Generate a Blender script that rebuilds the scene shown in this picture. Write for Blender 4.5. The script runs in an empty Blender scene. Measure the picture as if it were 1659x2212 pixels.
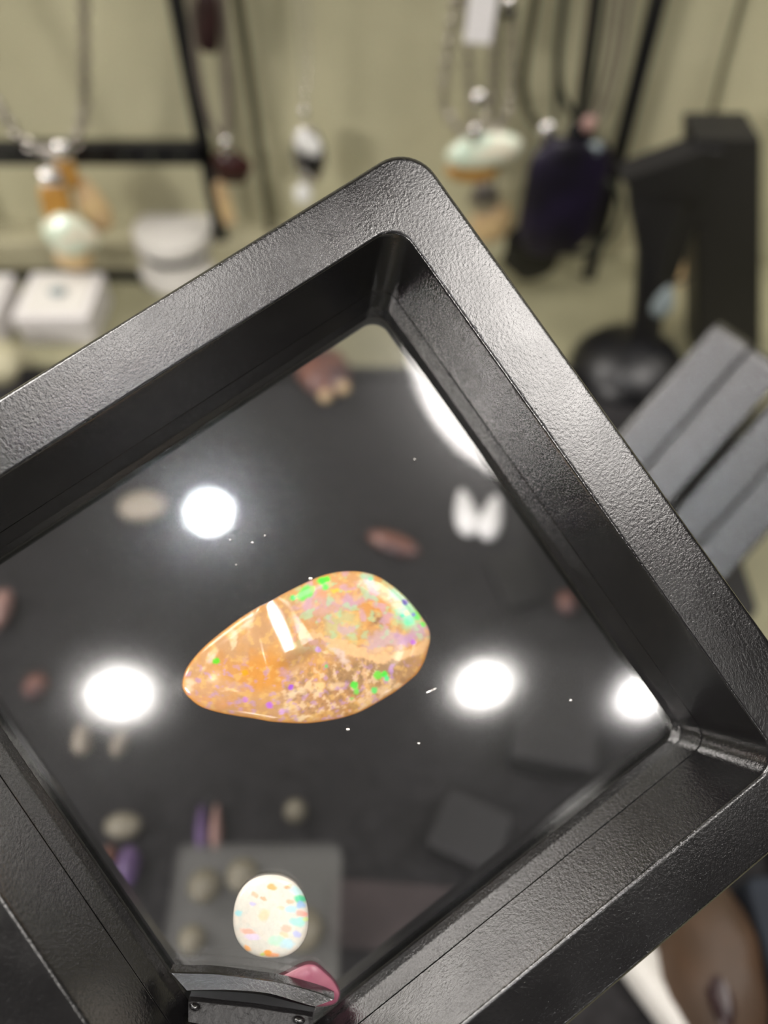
import bpy, math, random
from mathutils import Vector, Matrix, noise
random.seed(7)
SC = bpy.context.scene
COL = SC.collection

# ------------------------------------------------------------------ camera
FPX, CU, CV = 1661.0, 829.5, 1106.0
PITCH = math.radians(53.0)
CAM = Vector((0, 0, 0.24))
RX = Vector((1, 0, 0))
FW = Vector((0, math.cos(PITCH), -math.sin(PITCH)))
UP = Vector((0, math.sin(PITCH), math.cos(PITCH)))
cam_data = bpy.data.cameras.new('camera')
cam = bpy.data.objects.new('camera', cam_data)
COL.objects.link(cam)
cam.matrix_world = Matrix.Translation(CAM) @ Matrix((RX, UP, -FW)).transposed().to_4x4()
cam_data.sensor_fit = 'VERTICAL'
cam_data.sensor_height = 36.0
cam_data.lens = 36.0 * FPX / 2212.0
cam_data.clip_start = 0.002
cam_data.clip_end = 20
cam_data.dof.use_dof = True
cam_data.dof.focus_distance = 0.086
cam_data.dof.aperture_fstop = cam_data.lens / 2.5
SC.camera = cam

# ------------------------------------------------------------------ world and exposure
world = bpy.data.worlds.new('world')
SC.world = world
world.use_nodes = True
bg = world.node_tree.nodes['Background']
bg.inputs[0].default_value = (1.0, 0.97, 0.95, 1)
bg.inputs[1].default_value = 0.045
SC.view_settings.view_transform = 'Standard'
SC.view_settings.look = 'None'
SC.view_settings.gamma = 1.0
SC.view_settings.use_curve_mapping = False
SC.view_settings.exposure = -0.40

CEIL = 1.5
SPOTS = [  # x, y, lens radius, core radiance, core radius, falloff, tint, label
    (-0.055, -0.585, 0.070, 620, 0.016, 0.0060, (0.92, 0.96, 1.0), 'small cool white ceiling downlight above the front of the showcase'),
    (-0.243, -1.035, 0.135, 62, 0.028, 0.0200, (1.0, 0.965, 0.90), 'leftmost warm white ceiling downlight in the row behind the viewer'),
    (0.597, -1.035, 0.135, 62, 0.028, 0.0200, (1.0, 0.965, 0.90), 'middle warm white ceiling downlight in the row behind the viewer'),
    (1.03, -1.08, 0.135, 40, 0.034, 0.0220, (1.0, 0.965, 0.92), 'added ceiling downlight whose glare stands in for a white piece behind the film'),  # added lamp; its film glare stands in for a white piece below
]
ROUNDS = [  # x, y, radius, radiance, label
    (0.665, -0.14, 0.36, 17.0, 'large round white ceiling light above the right side of the showcase'),
    (-0.98, 0.50, 0.36, 26.0, 'large round white ceiling light added above the back wall on the left'),  # unseen lamp added to brighten the lower right inner wall
    (1.40, 0.45, 0.26, 15.0, 'smaller round white ceiling light added above the back wall on the right'),  # unseen lamp added for the lower left inner wall
    (-0.27, -0.12, 0.25, 11.0, 'medium round white ceiling light added above the left side of the showcase'),  # unseen lamp added to brighten the upper left limb
    (-1.85, -0.32, 0.22, 60.0, 'small bright round ceiling light added far to the left'),  # unseen lamp added for the highlight in the right inner corner
    (-2.40, -2.55, 0.44, 120.0, 'large round white ceiling light added far behind on the left'),  # unseen lamp added for the bright patch on the upper right wall
]
STANDS = [  # x, y, z of the disc, radius, radiance, label
    (-0.30, -3.1, 0.52, 0.10, 75.0, 'added tall standing lamp with a white disc straight behind the viewer'),  # unseen lamp added for the streak in the top inner corner
    (1.80, -3.1, 0.70, 0.09, 75.0, 'added tall standing lamp with a white disc behind the viewer on the right'),  # unseen lamp added to light the upper left inner wall
]
STRIP = dict(y=0.322, z=0.225, length=0.90, width=0.014, rad=5, tilt=-42)  # unseen light bar added to brighten the wall and the frame


def add_area(name, loc, shape, sx, sy, radiance, tint, parent):
    ld = bpy.data.lights.new(name, 'AREA')
    ld.shape = shape
    ld.size = sx
    ld.size_y = sy
    area = math.pi * sx * sx / 4 if shape == 'DISK' else sx * sy
    ld.energy = radiance * math.pi * area
    ld.color = tint
    o = bpy.data.objects.new(name, ld)
    COL.objects.link(o)
    o.location = loc
    o.parent = parent
    return o


# ------------------------------------------------------------------ helpers
def ray(u, v):
    return FW + RX * ((u - CU) / FPX) - UP * ((v - CV) / FPX)


def onY(u, v, y):                     # point of the place on the vertical plane y
    r = ray(u, v)
    return CAM + r * (y / r.y)


def onZ(u, v, z=0.0):                 # point of the place on the level plane z
    r = ray(u, v)
    return CAM + r * ((z - CAM.z) / r.z)


def atD(u, v, d):
    return CAM + ray(u, v) * d


def empty(name, loc=(0, 0, 0), label=None, cat=None, group=None):
    o = bpy.data.objects.new(name, None)
    o.empty_display_size = 0.01
    COL.objects.link(o)
    o.location = loc
    if label:
        tag(o, label, cat, group)
    return o


def tag(o, label, cat=None, group=None, kind=None):
    if label:
        o['label'] = label
    if cat:
        o['category'] = cat
    if group:
        o['group'] = group
    if kind:
        o['kind'] = kind
    return o


def mesh(name, vf, mat, parent=None, smooth=True, loc=None, sharp=40):
    verts, faces = vf
    me = bpy.data.meshes.new(name)
    me.from_pydata([tuple(v) for v in verts], [], faces)
    me.validate()
    me.update()
    if smooth:
        me.shade_smooth()
        try:
            me.set_sharp_from_angle(angle=math.radians(sharp))
        except Exception:
            pass
    o = bpy.data.objects.new(name, me)
    COL.objects.link(o)
    if smooth and sharp < 100:
        wn = o.modifiers.new('weighted_normal', 'WEIGHTED_NORMAL')
        wn.keep_sharp = True
        wn.weight = 80
    if mat:
        me.materials.append(mat)
    if parent:
        o.parent = parent
    if loc is not None:
        o.location = loc
    return o


def merge(*vfs):
    V, F = [], []
    for v, f in vfs:
        k = len(V)
        V += list(v)
        F += [tuple(i + k for i in q) for q in f]
    return V, F


def xf(vf, M):
    return [M @ Vector(p) for p in vf[0]], vf[1]


def loft(rings, cap0=False, cap1=False, closed=False):
    n = len(rings[0])
    V = [p for r in rings for p in r]
    F = []
    m = len(rings)
    for i in range(m if closed else m - 1):
        a, b = i * n, ((i + 1) % m) * n
        for j in range(n):
            k = (j + 1) % n
            F.append((a + j, a + k, b + k, b + j))
    if cap0:
        F.append(tuple(range(n - 1, -1, -1)))
    if cap1:
        F.append(tuple((m - 1) * n + j for j in range(n)))
    return V, F


def rrect(hx, hy, r, z, seg=7):
    r = max(1e-6, min(r, hx * .999, hy * .999))
    P = []
    for cx, cy, a0 in ((hx - r, hy - r, 0), (-hx + r, hy - r, 90), (-hx + r, -hy + r, 180), (hx - r, -hy + r, 270)):
        for k in range(seg + 1):
            a = math.radians(a0 + 90 * k / seg)
            P.append(Vector((cx + r * math.cos(a), cy + r * math.sin(a), z)))
    return P


def rbox(sx, sy, sz, r=0.001, bev=0.0006, seg=4, z0=0.0):
    hx, hy = sx / 2, sy / 2
    R = []
    for k in range(4):
        a = math.radians(90 * k / 3)
        d = bev * (1 - math.sin(a))
        R.append(rrect(hx - d, hy - d, r, z0 + bev * (1 - math.cos(a)), seg))
    for k in range(4):
        a = math.radians(90 * k / 3)
        d = bev * (1 - math.cos(a))
        R.append(rrect(hx - d, hy - d, r, z0 + sz - bev * (1 - math.sin(a)), seg))
    return loft(R, True, True)


def lathe(prof, seg=32):
    rings = []
    for r, z in prof:
        rings.append([Vector((r * math.cos(2 * math.pi * k / seg), r * math.sin(2 * math.pi * k / seg), z)) for k in range(seg)])
    return loft(rings, prof[0][0] > 1e-9, prof[-1][0] > 1e-9)


def tube(pts, rad, seg=8):
    pts = [Vector(p) for p in pts]
    rings = []
    for i, p in enumerate(pts):
        t = (pts[min(i + 1, len(pts) - 1)] - pts[max(i - 1, 0)]).normalized()
        a = t.cross(Vector((0.1, 1, 0.05))).normalized()
        b = t.cross(a)
        rr = rad[i] if isinstance(rad, (list, tuple)) else rad
        rings.append([p + (a * math.cos(2 * math.pi * k / seg) + b * math.sin(2 * math.pi * k / seg)) * rr for k in range(seg)])
    return loft(rings, True, True)


def spline(pts, n=8):
    pts = [Vector(p) for p in pts]
    out = []
    for i in range(len(pts) - 1):
        p0, p1, p2, p3 = pts[max(i - 1, 0)], pts[i], pts[i + 1], pts[min(i + 2, len(pts) - 1)]
        for k in range(n):
            t = k / n
            out.append(0.5 * ((2 * p1) + (p2 - p0) * t + (2 * p0 - 5 * p1 + 4 * p2 - p3) * t * t + (3 * p1 - p0 - 3 * p2 + p3) * t ** 3))
    out.append(pts[-1])
    return out


def torus(R, r, sx=1.0, sz=1.0, seg=14, sub=6):
    rings = []
    for i in range(seg):
        a = 2 * math.pi * i / seg
        rings.append([Vector(((R + r * math.cos(2 * math.pi * j / sub)) * math.cos(a) * sx,
                              r * math.sin(2 * math.pi * j / sub),
                              (R + r * math.cos(2 * math.pi * j / sub)) * math.sin(a) * sz)) for j in range(sub)])
    return loft(rings, closed=True)


def chain(pts, link=0.0026, wire=0.0003):
    P = spline(pts, 10)
    L = [0.0]
    for i in range(1, len(P)):
        L.append(L[-1] + (P[i] - P[i - 1]).length)
    step = link * 0.72
    out = []
    k, d, par = 0, 0.0, 0
    while d < L[-1]:
        while k < len(P) - 2 and L[k + 1] < d:
            k += 1
        f = (d - L[k]) / max(1e-9, L[k + 1] - L[k])
        p = P[k].lerp(P[k + 1], min(1, f))
        t = (P[k + 1] - P[k]).normalized()
        a = t.cross(Vector((0, 1, 0))).normalized()
        b = t.cross(a)
        if par % 2:
            a, b = b, -a
        M = Matrix((a, b, t)).transposed().to_4x4()
        M.translation = p
        out.append(xf(torus(link * 0.40, wire, 0.75, 1.15, 8, 4), M))
        d += step
        par += 1
    return merge(*out)


def ellipsoid(rx, ry, rz, nu=20, nv=12, pw=1.0, jit=0.0, seed=0):
    V, F = [], []
    rings = []
    for i in range(nv + 1):
        th = math.pi * i / nv
        ring = []
        for j in range(nu):
            ph = 2 * math.pi * j / nu
            d = Vector((math.sin(th) * math.cos(ph), math.sin(th) * math.sin(ph), math.cos(th)))
            q = 1 + (jit * noise.noise(d * 1.7 + Vector((seed, seed * 2.1, 0))) if jit else 0)
            f = lambda x: math.copysign(abs(x) ** pw, x)
            ring.append(Vector((rx * f(d.x) * q, ry * f(d.y) * q, rz * f(d.z) * q)))
        rings.append(ring)
    return loft(rings)


def drop(rx, ry, rz, nu=20, nv=14):
    rings = []
    for i in range(nv + 1):
        th = math.pi * i / nv
        w = math.sin(th) * (1 - 0.38 * math.cos(th))
        rings.append([Vector((rx * w * math.cos(2 * math.pi * j / nu), ry * w * math.sin(2 * math.pi * j / nu), rz * math.cos(th))) for j in range(nu)])
    return loft(rings)


# ------------------------------------------------------------------ materials
def nodes_of(m):
    m.use_nodes = True
    nt = m.node_tree
    return nt, nt.nodes['Principled BSDF']


def mat(name, col, rough=0.5, metal=0.0, spec=0.5, var=0.12, vscale=60.0, bump=0.0, bscale=900.0, trans=0.0, ior=1.45, coat=0.0, col2=None, sss=0.0, emis=None, estr=0.0, alpha=1.0):
    m = bpy.data.materials.new(name)
    nt, b = nodes_of(m)
    tc = nt.nodes.new('ShaderNodeTexCoord')
    nz = nt.nodes.new('ShaderNodeTexNoise')
    nz.inputs['Scale'].default_value = vscale
    nz.inputs['Detail'].default_value = 4
    nt.links.new(tc.outputs['Object'], nz.inputs['Vector'])
    rp = nt.nodes.new('ShaderNodeValToRGB')
    c2 = col2 or tuple(min(1, c * (1 + var)) for c in col)
    c1 = tuple(c * (1 - var) for c in col) if not col2 else col
    rp.color_ramp.elements[0].position = 0.35
    rp.color_ramp.elements[1].position = 0.65
    rp.color_ramp.elements[0].color = (*c1, 1)
    rp.color_ramp.elements[1].color = (*c2, 1)
    nt.links.new(nz.outputs['Fac'], rp.inputs['Fac'])
    nt.links.new(rp.outputs['Color'], b.inputs['Base Color'])
    b.inputs['Roughness'].default_value = rough
    b.inputs['Metallic'].default_value = metal
    b.inputs['Specular IOR Level'].default_value = spec
    b.inputs['IOR'].default_value = ior
    b.inputs['Transmission Weight'].default_value = trans
    b.inputs['Coat Weight'].default_value = coat
    b.inputs['Alpha'].default_value = alpha
    if emis:
        b.inputs['Emission Color'].default_value = (*emis, 1)
        b.inputs['Emission Strength'].default_value = estr
    if bump:
        n2 = nt.nodes.new('ShaderNodeTexNoise')
        n2.inputs['Scale'].default_value = bscale
        n2.inputs['Detail'].default_value = 2
        nt.links.new(tc.outputs['Object'], n2.inputs['Vector'])
        bp = nt.nodes.new('ShaderNodeBump')
        bp.inputs['Strength'].default_value = bump
        bp.inputs['Distance'].default_value = 0.0003
        nt.links.new(n2.outputs['Fac'], bp.inputs['Height'])
        nt.links.new(bp.outputs['Normal'], b.inputs['Normal'])
    return m


def plastic_mat(name, col, rough, bump, bscale, spec=0.6):
    """moulded black plastic with a fine eroded grain"""
    m = bpy.data.materials.new(name)
    nt, b = nodes_of(m)
    tc = nt.nodes.new('ShaderNodeTexCoord')
    vo = nt.nodes.new('ShaderNodeTexNoise')
    vo.inputs['Scale'].default_value = bscale
    vo.inputs['Detail'].default_value = 3
    vo.inputs['Roughness'].default_value = 0.65
    nt.links.new(tc.outputs['Object'], vo.inputs['Vector'])
    bp = nt.nodes.new('ShaderNodeBump')
    bp.inputs['Strength'].default_value = bump
    bp.inputs['Distance'].default_value = 0.00012
    nt.links.new(vo.outputs['Fac'], bp.inputs['Height'])
    nt.links.new(bp.outputs['Normal'], b.inputs['Normal'])
    n2 = nt.nodes.new('ShaderNodeTexNoise')
    n2.inputs['Scale'].default_value = 160
    n2.inputs['Detail'].default_value = 5
    nt.links.new(tc.outputs['Object'], n2.inputs['Vector'])
    mr = nt.nodes.new('ShaderNodeMapRange')
    mr.inputs['From Min'].default_value = 0.3
    mr.inputs['From Max'].default_value = 0.7
    mr.inputs['To Min'].default_value = rough - 0.05
    mr.inputs['To Max'].default_value = rough + 0.07
    nt.links.new(n2.outputs['Fac'], mr.inputs['Value'])
    nt.links.new(mr.outputs['Result'], b.inputs['Roughness'])
    b.inputs['Base Color'].default_value = (*col, 1)
    b.inputs['Specular IOR Level'].default_value = spec
    return m


def film_mat(name, refl=0.10, tint=(0.93, 0.93, 0.95)):
    """thin clear stretched film: lets the view through and mirrors the lamps"""
    m = bpy.data.materials.new(name)
    m.use_nodes = True
    nt = m.node_tree
    for n in list(nt.nodes):
        nt.nodes.remove(n)
    out = nt.nodes.new('ShaderNodeOutputMaterial')
    tr = nt.nodes.new('ShaderNodeBsdfTransparent')
    tr.inputs[0].default_value = (*tint, 1)
    gl = nt.nodes.new('ShaderNodeBsdfGlossy')
    gl.inputs['Roughness'].default_value = 0.035
    g2 = nt.nodes.new('ShaderNodeBsdfGlossy')
    g2.inputs['Roughness'].default_value = 0.20
    gm = nt.nodes.new('ShaderNodeMixShader')
    gm.inputs[0].default_value = 0.14
    mx = nt.nodes.new('ShaderNodeMixShader')
    tc = nt.nodes.new('ShaderNodeTexCoord')
    nz = nt.nodes.new('ShaderNodeTexNoise')
    nz.inputs['Scale'].default_value = 90
    nz.inputs['Detail'].default_value = 3
    bp = nt.nodes.new('ShaderNodeBump')
    bp.inputs['Strength'].default_value = 0.03
    bp.inputs['Distance'].default_value = 0.0004
    nt.links.new(tc.outputs['Object'], nz.inputs['Vector'])
    nt.links.new(nz.outputs['Fac'], bp.inputs['Height'])
    nt.links.new(bp.outputs['Normal'], gl.inputs['Normal'])
    fr = nt.nodes.new('ShaderNodeFresnel')
    fr.inputs['IOR'].default_value = 1.5
    ad = nt.nodes.new('ShaderNodeMath')
    ad.operation = 'MULTIPLY'
    ad.use_clamp = True
    ad.inputs[1].default_value = refl / 0.04
    nt.links.new(fr.outputs[0], ad.inputs[0])
    nt.links.new(gl.outputs[0], gm.inputs[1])
    nt.links.new(g2.outputs[0], gm.inputs[2])
    nt.links.new(ad.outputs[0], mx.inputs[0])
    nt.links.new(tr.outputs[0], mx.inputs[1])
    nt.links.new(gm.outputs[0], mx.inputs[2])
    nt.links.new(mx.outputs[0], out.inputs[0])
    return m


def attr_mat(name, rough=0.6, coat=0.8, sss=0.15):
    m = bpy.data.materials.new(name)
    nt, b = nodes_of(m)
    at = nt.nodes.new('ShaderNodeAttribute')
    at.attribute_name = 'stone_colour'
    tc = nt.nodes.new('ShaderNodeTexCoord')
    nz = nt.nodes.new('ShaderNodeTexNoise')
    nz.inputs['Scale'].default_value = 1500
    nz.inputs['Detail'].default_value = 4
    nt.links.new(tc.outputs['Object'], nz.inputs['Vector'])
    mr = nt.nodes.new('ShaderNodeMapRange')
    mr.inputs['To Min'].default_value = 0.85
    mr.inputs['To Max'].default_value = 1.12
    nt.links.new(nz.outputs['Fac'], mr.inputs['Value'])
    mx = nt.nodes.new('ShaderNodeVectorMath')
    mx.operation = 'SCALE'
    nt.links.new(at.outputs['Color'], mx.inputs[0])
    nt.links.new(mr.outputs['Result'], mx.inputs['Scale'])
    nt.links.new(mx.outputs[0], b.inputs['Base Color'])
    b.inputs['Roughness'].default_value = rough
    b.inputs['Coat Weight'].default_value = coat
    b.inputs['Coat Roughness'].default_value = 0.13
    b.inputs['Specular IOR Level'].default_value = 0.25
    return m


M = {
    'wall': mat('olive_backdrop', (0.475, 0.452, 0.30), 0.75, var=0.05, vscale=25, bump=0.15),
    'shelf': mat('olive_shelf', (0.25, 0.238, 0.15), 0.40, var=0.10, vscale=30),
    'ledge': mat('ledge_olive', (0.36, 0.335, 0.225), 0.5, var=0.06),
    'gap': mat('black_gap', (0.006, 0.006, 0.006), 0.6),
    'ceil': mat('ceiling_paint', (0.55, 0.55, 0.54), 0.9, var=0.03, vscale=4),
    'trim': mat('lamp_trim', (0.8, 0.8, 0.8), 0.4, var=0.02),
    'black': mat('black_lacquer', (0.006, 0.006, 0.007), 0.35, var=0.2),
    'leather': mat('black_leatherette', (0.008, 0.0075, 0.008), 0.45, bump=0.5, bscale=1500),
    'felt': mat('black_felt', (0.020, 0.019, 0.020), 0.9, var=0.3, vscale=300, bump=0.5, bscale=3000, spec=0.2),
    'tagw': mat('tag_card', (0.85, 0.83, 0.83), 0.6, var=0.02),
    'white': mat('white_card', (0.60, 0.575, 0.57), 0.55, var=0.02),
    'whitep': mat('white_plastic', (0.60, 0.58, 0.545), 0.35, var=0.02),
    'silver': mat('silver', (0.80, 0.78, 0.76), 0.18, metal=1.0, var=0.05),
    'dsilver': mat('oxidised_silver', (0.42, 0.385, 0.35), 0.3, metal=1.0, var=0.15),
    'cord': mat('black_cord', (0.014, 0.016, 0.010), 0.6, var=0.3),
    'ocord': mat('olive_cord', (0.060, 0.056, 0.030), 0.7, var=0.2),
    'gcord': mat('grey_brown_cord', (0.16, 0.135, 0.11), 0.6, var=0.2),
    'amber': mat('amber_stone', (0.46, 0.24, 0.055), 0.2, var=0.2, vscale=200),
    'tan': mat('tan_stone', (0.52, 0.36, 0.21), 0.3, col2=(0.60, 0.44, 0.22), vscale=120),
    'greige': mat('grey_beige_stone', (0.30, 0.26, 0.20), 0.4, var=0.15, vscale=200),
    'pale': mat('pale_opal', (0.55, 0.72, 0.58), 0.15, col2=(0.78, 0.70, 0.55), vscale=140, coat=0.4),
    'garnet': mat('dark_red_stone', (0.030, 0.007, 0.006), 0.25, var=0.3, vscale=200),
    'brown': mat('dark_brown_stone', (0.022, 0.008, 0.008), 0.3, var=0.3, vscale=200),
    'purple': mat('black_purple_stone', (0.004, 0.003, 0.006), 0.40, col2=(0.010, 0.006, 0.022), vscale=60),
    'onyx': mat('onyx', (0.004, 0.004, 0.004), 0.1),
    'gemwhite': mat('white_gem', (0.8, 0.8, 0.78), 0.08, coat=0.5),
    'redbrown': mat('red_brown_stone', (0.20, 0.085, 0.055), 0.2, col2=(0.07, 0.04, 0.045), vscale=90),
    'violet': mat('violet_stone', (0.13, 0.08, 0.19), 0.2, var=0.2),
    'rose': mat('rose_stone', (0.36, 0.22, 0.19), 0.25, var=0.1),
    'olive': mat('olive_stone', (0.22, 0.20, 0.145), 0.3, var=0.1),
    'teal': mat('grey_teal_stone', (0.22, 0.26, 0.27), 0.2, var=0.1),
    'leatherb': mat('brown_leather', (0.060, 0.036, 0.022), 0.6, col2=(0.090, 0.046, 0.022), vscale=50, bump=0.4),
    'navy': mat('navy_velvet', (0.010, 0.014, 0.022), 0.8, var=0.2),
    'mauve': mat('mauve_felt', (0.045, 0.034, 0.034), 0.9, var=0.2),
    'frost': mat('frosted_plastic', (0.40, 0.40, 0.37), 0.5, var=0.05, alpha=0.10),
    'clear': film_mat('clear_resin', 0.10, (0.80, 0.80, 0.78)),
    'film': film_mat('clear_film', 0.13),
    'face': plastic_mat('black_grained_plastic', (0.007, 0.0066, 0.007), 0.17, 0.40, 2600, 1.0),
    'ring': plastic_mat('black_ring_plastic', (0.007, 0.0066, 0.007), 0.17, 0.45, 3000, 1.0),
    'seam': mat('seam_shadow', (0.004, 0.004, 0.004), 0.7),
    'opal': attr_mat('boulder_opal'),
    'wopal': attr_mat('white_opal', 0.55),
    'pink': mat('pink_stone', (0.24, 0.06, 0.11), 0.3, col2=(0.38, 0.16, 0.17), vscale=90),
    'rubber': mat('orange_speck', (0.35, 0.16, 0.03), 0.6),
}

# ------------------------------------------------------------------ structure
WY = 0.345
wall = mesh('wall_back', xf(rbox(1.3, 0.02, 0.5, 0.001, 0.001), Matrix.Translation((0, WY + 0.01, 0))), M['wall'])
tag(wall, 'matt olive green back wall of the showcase', None, None, 'structure')
floor = mesh('floor', xf(rbox(1.3, 0.75, 0.012, 0.002, 0.001), Matrix.Translation((0, -0.02, -0.012))), M['shelf'])
tag(floor, 'dull olive showcase floor', None, None, 'structure')
t1 = mesh('trim_1', xf(rbox(0.60, 0.018, 0.016, 0.001, 0.001), Matrix.Translation((-0.33, WY - 0.009, 0.006))), M['ledge'])
tag(t1, 'low olive ledge along the foot of the back wall', None, None, 'structure')
t2 = mesh('shadow_gap_strip', xf(rbox(0.60, 0.019, 0.006, 0.001, 0.0005), Matrix.Translation((-0.33, WY - 0.0095, 0.0))), M['gap'])  # black strip stands in for the shadow gap below the ledge
tag(t2, 'thin black strip standing in for the shadow gap under the ledge', None, None, 'structure')
ceil = mesh('ceiling', xf(rbox(6.5, 7.0, 0.05, 0.01, 0.005), Matrix.Translation((0, -0.8, CEIL + 0.012))), M['ceil'])
tag(ceil, 'plain pale shop ceiling', None, None, 'structure')

# lamps of the shop and the unseen ones added for highlights
def lamp_mat(name, core, rc, fall, tint):
    m = bpy.data.materials.new(name)
    m.use_nodes = True
    nt = m.node_tree
    for q in list(nt.nodes):
        nt.nodes.remove(q)
    out = nt.nodes.new('ShaderNodeOutputMaterial')
    em = nt.nodes.new('ShaderNodeEmission')
    em.inputs[0].default_value = (*tint, 1)
    tc = nt.nodes.new('ShaderNodeTexCoord')
    ln = nt.nodes.new('ShaderNodeVectorMath')
    ln.operation = 'LENGTH'
    nt.links.new(tc.outputs['Object'], ln.inputs[0])

    def mth(op, a, bval):
        q = nt.nodes.new('ShaderNodeMath')
        q.operation = op
        nt.links.new(a, q.inputs[0]) if not isinstance(a, float) else None
        if isinstance(a, float):
            q.inputs[0].default_value = a
        if hasattr(bval, 'is_linked'):
            nt.links.new(bval, q.inputs[1])
        else:
            q.inputs[1].default_value = bval
        return q.outputs[0]
    t = mth('SUBTRACT', ln.outputs['Value'], rc)
    t = mth('MAXIMUM', t, 0.0)
    t = mth('MULTIPLY', t, -1.0 / fall)
    t = mth('POWER', math.e, t)
    t = mth('MULTIPLY', t, core)
    nt.links.new(t, em.inputs[1])
    nt.links.new(em.outputs[0], out.inputs[0])
    return m


for i, (x, y, r, rad, rc, fall, tint, lab) in enumerate(SPOTS):
    e = empty('ceiling_downlight', (x, y, CEIL), lab, 'lamp', 'ceiling downlights')
    prof = [(r * 1.01, 0.006), (r * 1.06, -0.002), (r * 1.14, -0.006), (r * 1.18, -0.004), (r * 1.18, 0.011), (r * 1.01, 0.011), (r * 1.01, 0.006)]
    mesh('trim_ring', lathe(prof, 40), M['trim'], e)
    mesh('lens', lathe([(0.0, 0.0), (r, 0.0), (r, 0.003), (0.0, 0.003)], 48), lamp_mat('lamp_glow', rad, rc, fall, tint), e)
for (x, y, pr, rad, lab) in ROUNDS:
    e = empty('round_ceiling_light', (x, y, CEIL), lab, 'lamp', 'round ceiling lights')
    mesh('rim', lathe([(pr, 0.006), (pr * 1.03, -0.004), (pr * 1.06, -0.004), (pr * 1.07, 0.011), (pr, 0.011), (pr, 0.006)], 64), M['trim'], e)
    add_area('diffuser', (0, 0, -0.001), 'DISK', 2 * pr, 2 * pr, rad, (1.0, 0.95, 0.90), e)
for (x, y, z, pr, rad, lab) in STANDS:
    e = empty('added_standing_lamp', (x, y, -0.9), lab, 'lamp', 'added standing lamps')
    mesh('foot', lathe([(0.0, 0.0), (0.16, 0.0), (0.16, 0.015), (0.03, 0.03), (0.0, 0.03)], 32), M['black'], e)
    mesh('pole', xf(rbox(0.03, 0.03, z + 0.9 - pr, 0.01, 0.003, 3, 0.025), Matrix.Translation((0, -0.02, 0))), M['black'], e)
    turn = Matrix.Translation((0, 0, z + 0.9)) @ Matrix.Rotation(math.radians(90), 4, 'X')
    mesh('shade', xf(lathe([(0.0, 0.012), (pr * 1.06, 0.012), (pr * 1.06, -0.01), (pr, -0.01), (pr, 0.004), (0.0, 0.004)], 40), Matrix.Translation((0, 0, z + 0.9)) @ Matrix.Rotation(math.radians(90), 4, 'X')), M['trim'], e)
    dl = add_area('diffuser', (0, 0.004, z + 0.9), 'DISK', 2 * pr, 2 * pr, rad, (1.0, 0.97, 0.94), e)
    dl.rotation_euler.x = math.radians(90)
e = empty('added_light_bar', (0, STRIP['y'], STRIP['z']), 'long slim light bar added out of view high on the olive back wall', 'lamp')
mesh('housing', xf(rbox(STRIP['length'] + 0.02, STRIP['width'] + 0.004, 0.008, 0.002, 0.001, 3, 0.001), Matrix.Rotation(math.radians(STRIP['tilt']), 4, 'X')), M['trim'], e)
for sx in (-1, 1):
    mesh('bracket', xf(rbox(0.008, WY - STRIP['y'] - 0.006, 0.008, 0.001, 0.0005, 3, 0.004), Matrix.Translation((sx * STRIP['length'] * 0.48, (WY - STRIP['y']) / 2 + 0.003, 0))), M['trim'], e)
bar = add_area('tube', (0, 0, 0.0), 'RECTANGLE', STRIP['length'], STRIP['width'], STRIP['rad'], (1.0, 0.96, 0.90), e)
bar.rotation_euler.x = math.radians(STRIP['tilt'])

# ------------------------------------------------------------------ the display frame held up to the lens
S = 0.074
EX, EY, EZ = Vector((0.57563, -0.66706, -0.47294)), Vector((0.81149, 0.5372, 0.23)), Vector((0.10064, -0.51618, 0.85055))
FLOC = Vector((-0.00715, 0.03435, 0.1637))
FM = Matrix((EX, EY, EZ)).transposed().to_4x4()
FM.translation = FLOC
FMI = FM.inverted()
HT = 0.19                     # half thickness, in opening widths
ZM = -0.1725 * S                # plane of the front film


def onF(u, v, z):             # pixel to frame-local point on the plane z
    o = FMI @ CAM
    d = (FMI.to_3x3() @ ray(u, v))
    return o + d * ((z - o.z) / d.z)


def sq(h, r, z):
    return rrect(h * S, h * S, r * S, z * S, 10)


def frame_half(g=0.004):
    """one moulded half: outer wall, flat face, sloping inner wall"""
    P = [(0.598, 0.062, -HT + g), (0.602, 0.062, -HT + g + 0.004), (0.602, 0.062, -0.016), (0.6005, 0.061, -0.008), (0.597, 0.059, -0.0025), (0.591, 0.056, 0.0),
         (0.506, 0.040, 0.0), (0.5025, 0.039, -0.0012), (0.5005, 0.038, -0.004), (0.4995, 0.038, -0.009),
         (0.4690, 0.034, -0.1190), (0.4682, 0.034, -0.1205), (0.4730, 0.034, -0.1220)]
    tail = [(0.473, 0.034, -HT + 0.004)]
    return loft([sq(*p) for p in P + tail], closed=True)


def ring_half():
    P = [(0.472, 0.034, -0.1240), (0.4680, 0.034, -0.1228), (0.4672, 0.034, -0.1240), (0.4580, 0.032, -0.1570), (0.4550, 0.032, -0.1620), (0.4480, 0.032, -0.1715), (0.4460, 0.032, -0.1765),
         (0.472, 0.034, -0.1765)]
    return loft([sq(*p) for p in P], closed=True)


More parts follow.
